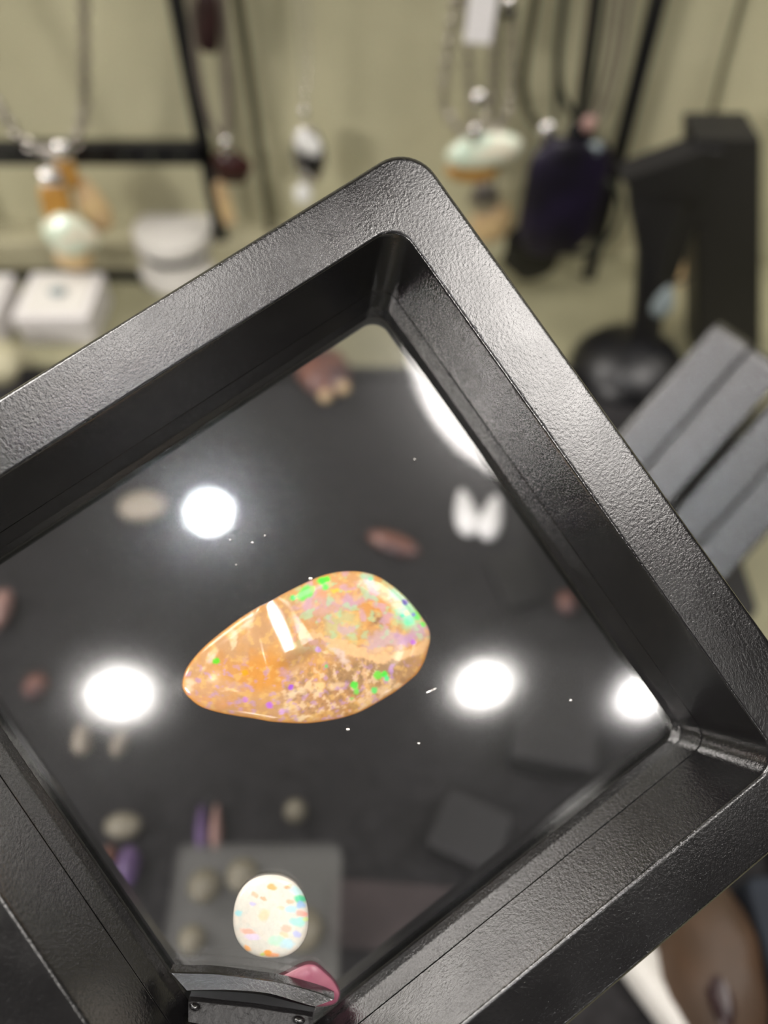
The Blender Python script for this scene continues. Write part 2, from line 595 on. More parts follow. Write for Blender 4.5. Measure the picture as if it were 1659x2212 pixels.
fr = empty('floating_display_frame', (0, 0, 0), 'large black grained plastic display frame standing on its corner with gems behind clear film', 'frame')
fr.matrix_world = FM
mesh('front_half', frame_half(), M['face'], fr, sharp=50)
flip = Matrix.Rotation(math.pi, 4, Vector((1, 1, 0)).normalized())
flip = Matrix.Translation((0, 0, -2 * HT * S)) @ flip
mesh('back_half', xf(frame_half(), flip), M['face'], fr, sharp=50)
mesh('joint_band', loft([sq(0.597, 0.06, -HT - 0.0045), sq(0.597, 0.06, -HT + 0.0045), sq(0.474, 0.036, -HT + 0.0045), sq(0.474, 0.036, -HT - 0.0045)], closed=True), M['seam'], fr)
mesh('film_ring', ring_half(), M['ring'], fr, sharp=50)
mesh('film_ring', xf(ring_half(), flip), M['ring'], fr, sharp=50)
mesh('seam_groove', loft([sq(0.4730, 0.034, -0.1216), sq(0.4705, 0.034, -0.1216), sq(0.4705, 0.034, -0.1242), sq(0.4730, 0.034, -0.1242)], closed=True), M['seam'], fr)

# ---- gem outlines (frame-local, metres)
OP = [(108, 760), (125, 690), (170, 620), (240, 545), (330, 470), (430, 395), (520, 340), (600, 300), (690, 250), (780, 205), (870, 165), (960, 142), (1050, 136),
      (1130, 145), (1200, 170), (1270, 215), (1330, 265), (1380, 320), (1430, 385), (1470, 450), (1480, 510), (1465, 580), (1445, 640), (1410, 700), (1360, 745),
      (1290, 800), (1200, 855), (1100, 910), (1000, 945), (900, 965), (800, 977), (700, 975), (600, 968), (500, 950), (400, 935), (300, 915), (210, 885), (150, 840), (118, 800)]
OPAL = [onF(350 + x / 2.552, 1180 + y / 2.552, ZM) for x, y in OP]
WP = []
for k in range(40):
    a = 2 * math.pi * k / 40
    c, s = math.cos(a), math.sin(a)
    rr = 1.0 / ((abs(c) ** 2.25 + abs(s) ** 2.25) ** (1 / 2.25))
    WP.append((585 + 82 * rr * c + 4 * s * c, 1979 + 91 * rr * s))
WOPAL = [onF(u, v, ZM) for u, v in WP]


def smooth(a, b, x):
    t = max(0.0, min(1.0, (x - a) / (b - a)))
    return t * t * (3 - 2 * t)


def closed_spline(P, n=6):
    P = P + P[:3]
    out = []
    for i in range(len(P) - 3):
        p0, p1, p2, p3 = P[i], P[i + 1], P[i + 2], P[i + 3]
        for k in range(n):
            t = k / n
            out.append(0.5 * ((2 * p1) + (p2 - p0) * t + (2 * p0 - 5 * p1 + 4 * p2 - p3) * t * t + (3 * p1 - p0 - 3 * p2 + p3) * t ** 3))
    return out


def cabochon(outline, top, bottom, zc, rings=60, n=6, flat=2.2, girdle=0.0006):
    P = closed_spline(outline, n)
    c = sum(P, Vector()) / len(P)
    R = []
    for i in range(rings + 1):
        k = i / rings
        h = top * (1 - k ** flat) ** 0.7
        R.append([Vector((c.x + (p.x - c.x) * k, c.y + (p.y - c.y) * k, zc + h)) for p in P])
    for i in range(9):
        k = 1 - i / 8
        h = -girdle - bottom * (1 - k ** 2) ** 0.5
        R.append([Vector((c.x + (p.x - c.x) * k, c.y + (p.y - c.y) * k, zc + h)) for p in P])
    return loft(R), c, P


def poly_dist(P, x, y):
    """signed distance to a closed outline, negative inside"""
    best = 1e9
    inside = False
    j = len(P) - 1
    for i in range(len(P)):
        ax, ay, bx, by = P[j].x, P[j].y, P[i].x, P[i].y
        dx, dy = bx - ax, by - ay
        t = max(0, min(1, ((x - ax) * dx + (y - ay) * dy) / (dx * dx + dy * dy + 1e-18)))
        qx, qy = ax + dx * t - x, ay + dy * t - y
        best = min(best, qx * qx + qy * qy)
        if (ay > y) != (by > y) and x < (bx - ax) * (y - ay) / (by - ay) + ax:
            inside = not inside
        j = i
    d = math.sqrt(best)
    return -d if inside else d


def radial_k(P, c, x, y):
    """how far out (0 centre, 1 rim) along the ray from the centre"""
    dx, dy = x - c.x, y - c.y
    L = math.hypot(dx, dy)
    if L < 1e-9:
        return 0.0
    best = 1e9
    for i in range(len(P)):
        a, b = P[i - 1], P[i]
        ex, ey = b.x - a.x, b.y - a.y
        den = dx * ey - dy * ex
        if abs(den) < 1e-18:
            continue
        t = ((a.x - c.x) * ey - (a.y - c.y) * ex) / den
        s = ((a.x - c.x) * dy - (a.y - c.y) * dx) / den
        if t > 0 and -1e-6 <= s <= 1 + 1e-6:
            best = min(best, t)
    return 1.0 / best if best < 1e8 else 2.0


OT, WT = 0.0009, 0.0007
opal_vf, opal_c, opal_P = cabochon(OPAL, OT, 0.0022, ZM, 90, 8, 7.0)
wop_vf, wop_c, wop_P = cabochon(WOPAL, WT, 0.0014, ZM, 40, 4, 10.0)


FOLD = math.tan(math.radians(0.6))
FOLD0 = 0.00060
RA, RB = onF(556, 1236, ZM), onF(628, 1402, ZM)
BOX = [(min(p.x for p in P) - 0.004, max(p.x for p in P) + 0.004, min(p.y for p in P) - 0.004, max(p.y for p in P) + 0.004) for P in (OPAL, WOPAL)]


def film_height(x, y, sign=1):
    """the film lies flat and only lifts a touch where it meets a stone"""
    h = 0.0
    for B, P in ((BOX[0], OPAL), (BOX[1], WOPAL)):
        if B[0] < x < B[1] and B[2] < y < B[3]:
            d = poly_dist(P, x, y)
            h = max(h, 0.00001 * math.exp(-max(0, d) / 0.0005))
    return h


def fold_height(x, y, h):
    """slanting facet across the upper left flank of the big opal, shaped to catch the lamp streak"""
    ax = RB - RA
    L = ax.length
    ax = ax / L
    l = (x - RA.x) * ax.x + (y - RA.y) * ax.y
    cr = -(x - RA.x) * ax.y + (y - RA.y) * ax.x
    if not (-0.004 < l < L + 0.004 and abs(cr) < 0.005):
        return h
    w = 0.0017 + 0.0008 * max(0, min(1, l / L))
    g = math.exp(-abs(cr / w) ** 4)
    a0, a1 = math.radians(3.4), math.radians(5.8)
    lc = max(-0.003, min(L + 0.001, l))
    f = FOLD0 + lc * math.tan(a0) + lc * lc / (2 * L) * (math.tan(a1) - math.tan(a0)) + FOLD * cr
    g *= 1 - smooth(L, L + 0.0022, l)
    return h * (1 - g) + f * g


def film_mesh(z, sign, n=150):
    half = 0.4475 * S
    V, F = [], []
    for i in range(n + 1):
        for j in range(n + 1):
            x = -half + 2 * half * i / n
            y = -half + 2 * half * j / n
            edge = min(half - abs(x), half - abs(y))
            w = min(1, max(0, edge / 0.002))
            V.append(Vector((x, y, z + sign * film_height(x, y, sign) * w)))
    for i in range(n):
        for j in range(n):
            a = i * (n + 1) + j
            F.append((a, a + n + 1, a + n + 2, a + 1))
    return V, F


ff = mesh('clear_film', film_mesh(ZM + 0.0001, 1, 160), M['film'], fr, sharp=180)
bf = mesh('clear_film', film_mesh(ZM - 0.0009, -1, 110), M['film'], fr, sharp=180)

# ---- the moulded clip across the bottom corner of the opening
zc = ZM + 0.0016


def band(top, bot, z_top, z_bot, thick):
    A = spline([onF(350 + x / 3.318, 1780 + y / 3.318, z_top) for x, y in top], 6)
    B = spline([onF(350 + x / 3.318, 1780 + y / 3.318, z_bot) for x, y in bot], 6)
    dz = Vector((0, 0, -thick))
    R = []
    for a, b in zip(A, B):
        R.append([a, a.lerp(b, 0.06) + Vector((0, 0, 0.0002)), a.lerp(b, 0.94) + Vector((0, 0, 0.0002)), b, b + dz, a + dz])
    return loft(R, True, True)


b1t = [(60, 1052), (180, 1058), (350, 1062), (500, 1078), (650, 1098), (800, 1120), (900, 1140), (1050, 1180), (1160, 1215), (1235, 1250)]
b1b = [(190, 1196), (240, 1192), (370, 1190), (500, 1190), (640, 1198), (760, 1212), (860, 1238), (960, 1270), (1030, 1292), (1090, 1304)]
clip = mesh('corner_clip', band(b1t, b1b, zc + 0.0006, zc + 0.0010, 0.0016), M['ring'], fr)
b2t = [(190, 1258), (290, 1266), (390, 1278), (490, 1288), (590, 1298), (690, 1310), (790, 1326), (890, 1340), (990, 1356), (1080, 1370)]
b2b = [(190, 1420), (290, 1440), (390, 1460), (490, 1480), (590, 1500), (690, 1510), (790, 1520), (890, 1525), (990, 1525), (1080, 1525)]
mesh('clip_bar', band(b2t, b2b, zc + 0.0004, zc + 0.0014, 0.003), M['leather'], clip)
b3t = [(215, 1186), (320, 1184), (420, 1186), (520, 1192), (620, 1200), (720, 1212), (820, 1236), (920, 1262), (1010, 1286), (1100, 1306)]
mesh('clip_web', band(b3t, b2t, zc - 0.0006, zc - 0.0004, 0.001), M['black'], clip)
for (x, y, w) in ((236, 1308, 42), (982, 1404, 48)):  # small nubs stand in for two highlights on the clip bar
    p = onF(350 + x / 3.318, 1780 + y / 3.318, zc + 0.0012)
    mesh('clip_glint', xf(ellipsoid(w / 3.318 / FPX * 0.083, 0.0004, 0.0005, 12, 8), Matrix.Translation(p) @ Matrix.Rotation(math.radians(38), 4, 'Z')), M['face'], clip)

# dust and a speck of rust-coloured lint
DUST = []
for (u, v, a, b_, rot) in ((932, 1492, 0.00075, 0.00016, 40), (1233, 1513, 0.00022, 0.00016, 0), (896, 992, 0.0002, 0.00015, 0), (671, 1250, 0.00028, 0.0002, 0), (497, 1166, 0.00016, 0.00014, 0),
                           (545, 1172, 0.0002, 0.00016, 0), (572, 1157, 0.00014, 0.00014, 0), (752, 1576, 0.00026, 0.00018, 20), (905, 1606, 0.0002, 0.00014, 0), (510, 1220, 0.00016, 0.00012, 0)):
    p = onF(u, v, ZM + 0.0003)
    DUST.append(xf(ellipsoid(a, b_, 0.0001, 10, 6), Matrix.Translation(p) @ Matrix.Rotation(math.radians(rot + 40), 4, 'Z')))
dust = mesh('dust_specks', merge(*DUST), M['silver'], fr)
dust['kind'] = 'stuff'
p = onF(1352, 1766, -0.118 * S)
mesh('lint_speck', xf(ellipsoid(0.0004, 0.0003, 0.0003, 10, 6), Matrix.Translation(p)), M['rubber'], fr)

# ------------------------------------------------------------------ gems between the films
def mixc(c, d, f):
    return tuple(p + (q - p) * f for p, q in zip(c, d))


def srgb(r, g, b):
    f = lambda x: (x / 255 / 12.92) if x / 255 <= 0.04045 else ((x / 255 + 0.055) / 1.055) ** 2.4
    return (f(r), f(g), f(b))


def nz(x, y, s, k=0.0):
    return noise.fractal(Vector((x / s, y / s, k)), 1.0, 2.0, 4)


def to_px(p):                # frame-local point to the outline drawing's units
    w = FM @ p - CAM
    d = w.dot(FW)
    u, v = CU + FPX * w.dot(RX) / d, CV - FPX * w.dot(UP) / d
    return u, v


BLOBS = [  # x, y, rx, ry, angle, colour, amount
    (1195, 330, 120, 110, 0.3, srgb(214, 150, 82), 0.9), (1180, 405, 45, 35, 0.4, srgb(120, 95, 90), 0.7),
    (560, 690, 150, 110, -0.2, srgb(214, 148, 66), 0.9), (330, 650, 90, 60, 0.5, srgb(206, 146, 84), 0.7),
    (1000, 420, 90, 110, 0.2, srgb(198, 196, 150), 0.8), (850, 340, 120, 70, -0.3, srgb(208, 168, 168), 0.8),
    (1040, 290, 130, 30, -0.15, srgb(205, 165, 185), 0.8), (1230, 520, 130, 50, -0.35, srgb(205, 176, 190), 0.8),
    (960, 240, 130, 40, -0.2, srgb(222, 160, 130), 0.8), (1000, 170, 120, 28, 0.0, srgb(214, 160, 110), 0.7),
    (1150, 690, 260, 100, -0.25, srgb(152, 122, 94), 0.85), (900, 830, 220, 70, -0.1, srgb(172, 128, 94), 0.7),
    (720, 880, 170, 55, 0.0, srgb(190, 152, 120), 0.6), (250, 800, 120, 90, 0.3, srgb(206, 160, 124), 0.8),
    (150, 760, 35, 60, 0.2, srgb(235, 205, 180), 0.9), (270, 620, 24, 55, 0.5, srgb(238, 215, 190), 0.9),
    (390, 500, 14, 45, 0.6, srgb(235, 215, 185), 0.8), (480, 410, 16, 60, 0.9, srgb(232, 210, 185), 0.6),
    (850, 780, 58, 32, 0.3, srgb(240, 208, 178), 0.95), (890, 615, 24, 20, 0.0, srgb(240, 210, 180), 0.9),
    (735, 830, 55, 28, -0.5, srgb(236, 214, 190), 0.8), (700, 900, 40, 25, 0.5, srgb(236, 214, 190), 0.8), (790, 940, 42, 16, 0.1, srgb(242, 218, 185), 0.85),
    (380, 790, 45, 14, 0.1, srgb(240, 210, 180), 0.9), (960, 770, 35, 25, 0.3, srgb(230, 200, 170), 0.7), (1120, 870, 50, 30, -0.5, srgb(235, 200, 165), 0.8),
    (1230, 790, 60, 35, -0.5, srgb(232, 200, 168), 0.8), (1130, 720, 18, 110, 0.08, srgb(222, 180, 142), 0.85), (960, 600, 26, 70, -0.8, srgb(225, 205, 205), 0.8),
    (1370, 360, 90, 80, 0.5, srgb(150, 225, 190), 0.9), (1300, 240, 80, 35, 0.7, srgb(165, 228, 205), 0.85), (1140, 190, 50, 28, 0.2, srgb(170, 225, 200), 0.8),
    (1200, 235, 60, 22, 0.2, srgb(215, 205, 140), 0.7), (960, 245, 30, 16, 0.0, srgb(215, 205, 60), 0.8), (1010, 230, 25, 10, 0.0, srgb(215, 205, 70), 0.7),
    (1430, 470, 60, 50, 0.3, srgb(195, 165, 195), 0.8), (1340, 490, 60, 30, -0.3, srgb(190, 150, 205), 0.75),
    (420, 760, 70, 24, 0.1, srgb(200, 160, 170), 0.6), (690, 720, 60, 26, 0.5, srgb(190, 150, 190), 0.5), (1260, 700, 18, 45, 0.1, srgb(190, 150, 220), 0.8),
    (300, 860, 160, 30, 0.15, srgb(212, 150, 100), 0.6),
]
SPOTSG = [(880, 190, 22, (70, 230, 70)), (910, 180, 16, (90, 240, 60)), (900, 225, 18, (100, 225, 90)), (800, 250, 34, (95, 225, 90)), (770, 275, 26, (90, 220, 80)),
          (722, 285, 16, (60, 220, 110)), (830, 235, 14, (140, 225, 70)), (1325, 382, 14, (20, 220, 170)), (1150, 182, 14, (130, 240, 190)), (1410, 380, 26, (110, 235, 120)),
          (1360, 410, 28, (110, 230, 180)), (1440, 430, 16, (110, 235, 110)), (1340, 308, 17, (90, 70, 190)), (1386, 380, 12, (130, 140, 220)), (298, 632, 18, (90, 215, 30)),
          (458, 697, 18, (255, 165, 0)), (710, 778, 15, (160, 80, 235)), (592, 876, 18, (190, 110, 235)), (460, 845, 16, (195, 130, 215)), (660, 912, 16, (215, 170, 235)),
          (1190, 710, 24, (110, 215, 70)), (1225, 705, 18, (80, 225, 70)), (1240, 728, 14, (90, 230, 150)), (1060, 765, 20, (80, 220, 70)), (1072, 800, 16, (120, 215, 90)),
          (1170, 795, 17, (100, 220, 120)), (860, 570, 16, (190, 150, 225)), (1385, 530, 14, (190, 110, 225)), (905, 660, 10, (120, 200, 120)), (1045, 840, 10, (150, 190, 110))]


def opal_colour(p):
    u, v = to_px(p)
    X, Y = (u - 350) * 2.552, (v - 1180) * 2.552
    wx = X + 42 * nz(X, Y, 110, 3.1) + 14 * nz(X, Y, 34, 5.2)
    wy = Y + 42 * nz(X, Y, 110, 9.7) + 14 * nz(X, Y, 34, 1.9)
    c = mixc(srgb(208, 156, 98), srgb(196, 152, 112), smooth(-0.3, 0.4, nz(X, Y, 160, 2.0)))
    for (x, y, rx, ry, a, col, am) in BLOBS:
        dx, dy = wx - x, wy - y
        q = ((dx * math.cos(a) + dy * math.sin(a)) / rx) ** 2 + ((-dx * math.sin(a) + dy * math.cos(a)) / ry) ** 2
        if q < 2.2:
            c = mixc(c, col, am * (1 - smooth(0.05, 1.8, q)))
    # soft play of colour: lilac and sea-green clouds in the upper right, lilac dust low down
    up = smooth(620, 820, X) * (1 - smooth(430, 640, Y))
    c = mixc(c, srgb(206, 166, 196), 0.65 * up * smooth(0.05, 0.35, nz(X, Y, 70, 12.0)))
    c = mixc(c, srgb(170, 214, 176), 0.65 * up * smooth(0.10, 0.38, nz(X, Y, 60, 17.0)))
    c = mixc(c, srgb(232, 190, 120), 0.5 * smooth(0.15, 0.4, nz(X, Y, 50, 21.0)))
    c = mixc(c, srgb(190, 150, 205), 0.6 * smooth(560, 720, Y) * smooth(0.27, 0.42, nz(X, Y, 40, 26.0)))
    # pale vein running to the right-hand rim
    for (pts, w) in (([(760, 460), (860, 495), (980, 540)], 18), ([(950, 570), (1050, 590), (1180, 605), (1300, 590), (1480, 540)], 24)):
        for i in range(len(pts) - 1):
            (ax, ay), (bx, by) = pts[i], pts[i + 1]
            dx, dy = bx - ax, by - ay
            t = max(0, min(1, ((wx - ax) * dx + (wy - ay) * dy) / (dx * dx + dy * dy)))
            d = math.hypot(wx - ax - dx * t, wy - ay - dy * t)
            if d < w * 1.6:
                c = mixc(c, srgb(232, 190, 148), 0.9 * (1 - smooth(w * 0.6, w * 1.5, d)))
    # crumbly pale matrix in the lower right
    q = ((X - 1000) / 380) ** 2 + ((Y - 800) / 160) ** 2
    if q < 1.3:
        n = nz(X, Y, 36, 8.0)
        c = mixc(c, srgb(232, 202, 172), smooth(0.16, 0.36, n) * (1 - smooth(0.6, 1.3, q)) * 0.7)
        c = mixc(c, srgb(120, 98, 80), smooth(0.2, 0.45, -n) * (1 - smooth(0.6, 1.3, q)) * 0.4)
    for (x, y, r, col) in SPOTSG:
        d = math.hypot(X - x, Y - y) + 5 * nz(X, Y, 18, 4.0)
        if d < r * 1.4:
            c = mixc(c, srgb(*col), 0.95 * (1 - smooth(r * 0.7, r * 1.3, d)))
    k = radial_k(opal_P, opal_c, p.x, p.y)
    low = smooth(-0.1, 0.5, (Y - 520) / 400)
    c = mixc(c, srgb(214, 140, 50), 0.75 * smooth(0.955, 0.995, k) * (0.35 + 0.65 * low))  # glow of the translucent rim painted in, stronger along the lower edge
    return tuple(min(0.95, q * k2) for q, k2 in zip(c, (0.80, 0.78, 0.68)))


WB = [(790, 450, 34, 22, 0, (255, 170, 100)), (900, 447, 26, 18, 0, (255, 165, 120)), (665, 510, 30, 18, 0.3, (255, 180, 150)), (725, 540, 24, 14, 0.4, (255, 175, 140)),
      (655, 575, 30, 16, 0, (195, 190, 225)), (545, 640, 32, 18, 0, (160, 220, 225)), (990, 545, 46, 34, 0.3, (60, 205, 150)), (990, 585, 34, 28, 0, (150, 185, 225)),
      (915, 555, 30, 18, 0, (255, 185, 155)), (1005, 645, 46, 26, 0.2, (255, 170, 155)), (855, 600, 22, 16, 0, (255, 205, 175)), (970, 700, 60, 36, 0.1, (165, 225, 215)),
      (1030, 690, 24, 16, 0, (220, 235, 160)), (965, 785, 30, 26, 0, (185, 190, 230)), (890, 750, 36, 30, 0, (255, 185, 165)), (870, 800, 36, 26, 0, (250, 205, 170)),
      (615, 770, 56, 24, 0.3, (255, 180, 160)), (650, 810, 56, 22, 0, (225, 210, 232)), (820, 840, 60, 40, 0, (190, 230, 205)), (900, 860, 50, 40, 0, (185, 220, 230)),
      (615, 890, 34, 20, 0.5, (255, 185, 115)), (760, 930, 30, 22, 0, (255, 165, 60)), (800, 940, 36, 14, 0, (250, 175, 130)), (720, 935, 18, 14, 0, (210, 225, 120)),
      (730, 655, 42, 46, 0, (218, 208, 170)), (925, 610, 50, 24, 0.2, (180, 220, 225)), (960, 480, 60, 28, 0.4, (190, 225, 225))]


def wopal_colour(p):
    u, v = to_px(p)
    X, Y = (u - 350) * 3.318, (v - 1780) * 3.318
    wx = X + 16 * nz(X, Y, 60, 3.1)
    wy = Y + 12 * nz(X, Y, 60, 7.7)
    c = mixc(srgb(226, 218, 205), srgb(218, 216, 205), smooth(-0.3, 0.3, nz(X, Y, 90)))
    for (x, y, rx, ry, a, col) in WB:
        dx, dy = wx - x, wy - y
        q = ((dx * math.cos(a) + dy * math.sin(a)) / rx) ** 2 + ((-dx * math.sin(a) + dy * math.cos(a)) / ry) ** 2
        if q < 2:
            c = mixc(c, srgb(*col), 0.9 * (1 - smooth(0.3, 1.5, q)))
    return tuple(min(0.97, q * 0.90) for q in c)


def paint(o, fn):
    me = o.data
    at = me.color_attributes.new('stone_colour', 'FLOAT_COLOR', 'POINT')
    for i, v in enumerate(me.vertices):
        c = fn(v.co)
        at.data[i].color = (*c, 1)


def place_local(name, vf, m, label, cat, group=None, sharp=60):
    c = sum((Vector(p) for p in vf[0]), Vector()) / len(vf[0])
    o = mesh(name, ([Vector(p) - c for p in vf[0]], vf[1]), m, None, sharp=sharp)
    o.matrix_world = FM @ Matrix.Translation(c)
    tag(o, label, cat, group)
    return o, c


for p in opal_vf[0]:
    if p.z > ZM + 0.00005:
        p.z = ZM + fold_height(p.x, p.y, p.z - ZM)
op = mesh('boulder_opal', opal_vf, M['opal'], None, sharp=70)
paint(op, opal_colour)
op.matrix_world = FM
tag(op, 'large orange and lilac boulder opal with green flashes in the middle of the frame', 'gemstone', 'gems held between the clear films')
wo = empty('white_opal', (0, 0, 0), 'round milky white opal with orange and blue flecks near the bottom corner', 'gemstone', 'gems held between the clear films')
wo.matrix_world = FM
w = mesh('stone', wop_vf, M['wopal'], wo, sharp=70)
paint(w, wopal_colour)
cr = []
for k in range(40):
    a = 2 * math.pi * k / 40
    cr.append(onF(583 + 72 * math.cos(a), 1966 + 83 * math.sin(a), ZM - 0.0004))
cap_vf, _, _ = cabochon(cr, 0.0003, 0.0004, ZM - 0.0004, 8, 2)
PK = [(800, 1115), (900, 1060), (1000, 1010), (1060, 997), (1110, 1010), (1170, 1060), (1230, 1120), (1270, 1190), (1275, 1235), (1240, 1290), (1130, 1310), (1000, 1290), (880, 1230), (810, 1160)]
PKP = [onF(350 + x / 3.318, 1780 + y / 3.318, ZM) for x, y in PK]
pk_vf, _, _ = cabochon(PKP, 0.0006, 0.0012, ZM, 14, 4)
po, _ = place_local('pink_gem', pk_vf, M['pink'], 'glossy pink gemstone tucked behind the clip at the bottom corner', 'gemstone', 'gems held between the clear films')

# stand that carries the frame's lower corner (below the picture)
lowc = FM @ Vector((0.602 * S, -0.602 * S, -HT * S))
st = empty('frame_stand', (lowc.x, lowc.y, 0), 'black plastic stand under the lower corner of the large display frame', 'stand')
mesh('foot', rbox(0.060, 0.05, 0.006, 0.006, 0.001, 5), M['leather'], st)
ph = lowc.z - 0.006 - 0.012
mesh('post', rbox(0.014, 0.014, ph, 0.002, 0.001, 4, 0.006), M['leather'], st)
mesh('cradle', rbox(0.030, 0.026, 0.006, 0.003, 0.001, 4, 0.006 + ph - 0.003), M['leather'], st)

# ------------------------------------------------------------------ necklace rack and necklaces
RY = 0.330
lp = onY(440, 310, RY)
rp = onY(1335, 340, RY)
rack = empty('necklace_rack', (lp.x, RY, 0), 'black necklace rack with two posts and a notched rail before the olive wall', 'rack')
for px in (0.0, rp.x - lp.x):
    mesh('post', rbox(0.0062, 0.005, 0.176, 0.0008, 0.0004, 3), M['black'], rack, loc=(px, 0, 0))
z1, z2 = onY(200, 352, RY).z, onY(200, 306, RY).z
mesh('rail', xf(rbox(0.13, 0.005, z2 - z1, 0.0008, 0.0006, 3), Matrix.Translation((-0.062, 0, z1))), M['black'], rack)
mesh('top_rail', xf(rbox(0.40, 0.006, 0.007, 0.0008, 0.0006, 3), Matrix.Translation(((rp.x - lp.x) / 2, 0, 0.170))), M['black'], rack)
mesh('post', rbox(0.0062, 0.005, 0.176, 0.0008, 0.0004, 3), M['black'], rack, loc=(-0.124, 0, 0))
for k in range(9):
    mesh('notch_peg', xf(lathe([(0.0, 0), (0.0016, 0.0002), (0.0018, 0.002), (0.0, 0.0028)], 10), Matrix.Translation((-0.010 - k * 0.0125, -0.0024, (z1 + z2) / 2)) @ Matrix.Rotation(math.radians(90), 4, 'X')), M['cord'], rack)
TOPZ = 0.1695


def P2(u, v, y=0.322):
    return onY(u, v, y)


def strand(u0, v0, pts, y=0.322):
    """hang-line: through the given picture points, up to the top rail"""
    W = [P2(u, v, y) for u, v in pts]
    t = (W[0] - W[1]).normalized()
    k = (TOPZ - W[0].z) / max(0.2, t.z)
    return [W[0] + t * k] + W


def stone_at(name, u, v, du, dv, m, parent, y=0.322, depth=0.5, shape='oval', rot=0.0, jit=0.0):
    c = P2(u, v, y)
    rx = (P2(u + du / 2, v, y) - c).length
    rz = (P2(u, v - dv / 2, y) - P2(u, v + dv / 2, y)).length / 2
    vf = {'oval': lambda: ellipsoid(rx, rx * depth, rz, 20, 12, 1.0, jit, u),
          'drop': lambda: drop(rx, rx * depth, rz),
          'block': lambda: ellipsoid(rx, rx * depth, rz, 24, 14, 0.55, jit, u)}[shape]()
    vf = xf(vf, Matrix.Rotation(math.radians(rot), 4, 'Y'))
    return mesh(name, vf, m, parent, loc=c - parent.location)


def necklace(name, label, u, v, y=0.322, group='necklaces hanging from the rack'):
    return empty(name, P2(u, v, y), label, 'necklace', group)


def line_part(name, parent, pts, m, r=0.0007, kind='tube', link=0.0026, wire=0.0003):
    P = [p - parent.location for p in pts]
    if kind == 'chain':
        o = mesh(name, chain(P, link, wire), m, parent)
        o['kind'] = 'stuff'
        return o
    return mesh(name, tube(spline(P, 8), r), m, parent)


# amber cluster on a silver chain
n = necklace('amber_cluster_necklace', 'silver chain necklace with amber, tan and pale green stones above the white boxes', 150, 330, 0.312)
line_part('chain', n, strand(0, 0, [(181, 0), (183, 160), (180, 250), (160, 320)], 0.312), M['dsilver'], kind='chain', link=0.0060, wire=0.0009)
line_part('chain', n, strand(0, 0, [(-40, 170), (0, 235), (50, 305), (120, 335)], 0.312), M['dsilver'], kind='chain', link=0.0060, wire=0.0009)
stone_at('bail', 134, 326, 46, 40, M['silver'], n, 0.309, 0.5)
stone_at('setting', 108, 384, 58, 38, M['silver'], n, 0.309, 0.4, jit=0.3)
stone_at('amber_stone', 146, 374, 42, 62, M['amber'], n, 0.312, 0.5, 'block')
stone_at('amber_stone', 122, 440, 62, 80, M['amber'], n, 0.310, 0.5, 'block', 8)
stone_at('tan_drop', 198, 440, 66, 122, M['tan'], n, 0.314, 0.5, 'drop', -8)
stone_at('pale_opal', 150, 508, 112, 84, M['pale'], n, 0.307, 0.4, 'oval', 5, 0.2)
stone_at('tan_base', 160, 556, 84, 52, M['tan'], n, 0.309, 0.5, 'oval', 0)

n = necklace('brown_pendant_necklace', 'dark brown elongated pendant hanging beside the left rack post', 450, 50, 0.318)
line_part('cord', n, strand(0, 0, [(425, -60), (436, -10)], 0.318), M['gcord'], 0.0008)
stone_at('stone', 448, 48, 50, 135, M['brown'], n, 0.318, 0.4, 'block', 8)

n = necklace('garnet_necklace', 'dark red stone on a grey brown cord right of the left rack post', 495, 300, 0.322)
line_part('cord', n, strand(0, 0, [(480, 0), (489, 150), (491, 285)]), M['gcord'], 0.0018)
line_part('cord', n, strand(0, 0, [(412, 0), (428, 150), (455, 262), (487, 298)]), M['gcord'], 0.0013)
stone_at('bail', 490, 315, 26, 36, M['silver'], n, 0.318, 0.5)
stone_at('stone', 500, 360, 84, 72, M['garnet'], n, 0.320, 0.5, 'oval', 10, 0.2)
stone_at('tassel', 486, 440, 30, 95, M['tan'], n, 0.322, 0.5, 'block', -4)

n = necklace('olive_line', 'plain dark olive line slanting down behind the top left edge of the frame', 520, 100, 0.335)
line_part('cord', n, strand(0, 0, [(514, 0), (540, 180), (566, 360), (588, 520)], 0.338), M['ocord'], 0.0022)  # dark olive tube close before the back wall

n = necklace('silver_gem_necklace', 'fine silver chain with a bright gem and black oval drop above the frame', 660, 250, 0.322)
line_part('chain', n, strand(0, 0, [(642, 0), (650, 120), (656, 240)]), M['silver'], kind='chain', link=0.0016, wire=0.0002)
line_part('chain', n, strand(0, 0, [(664, 0), (668, 120), (659, 240)]), M['silver'], kind='chain', link=0.0016, wire=0.0002)
stone_at('bail', 657, 244, 18, 24, M['silver'], n, 0.320, 0.6)
stone_at('gem', 655, 306, 34, 52, M['gemwhite'], n, 0.318, 0.6, 'oval')
stone_at('gem', 678, 318, 30, 44, M['gemwhite'], n, 0.318, 0.6, 'oval')
rr = stone_at('setting', 668, 340, 72, 130, M['silver'], n, 0.325, 0.15, 'oval')
stone_at('onyx', 676, 358, 34, 44, M['onyx'], n, 0.317, 0.5, 'oval')
stone_at('gem', 655, 420, 38, 46, M['gemwhite'], n, 0.320, 0.5, 'oval')

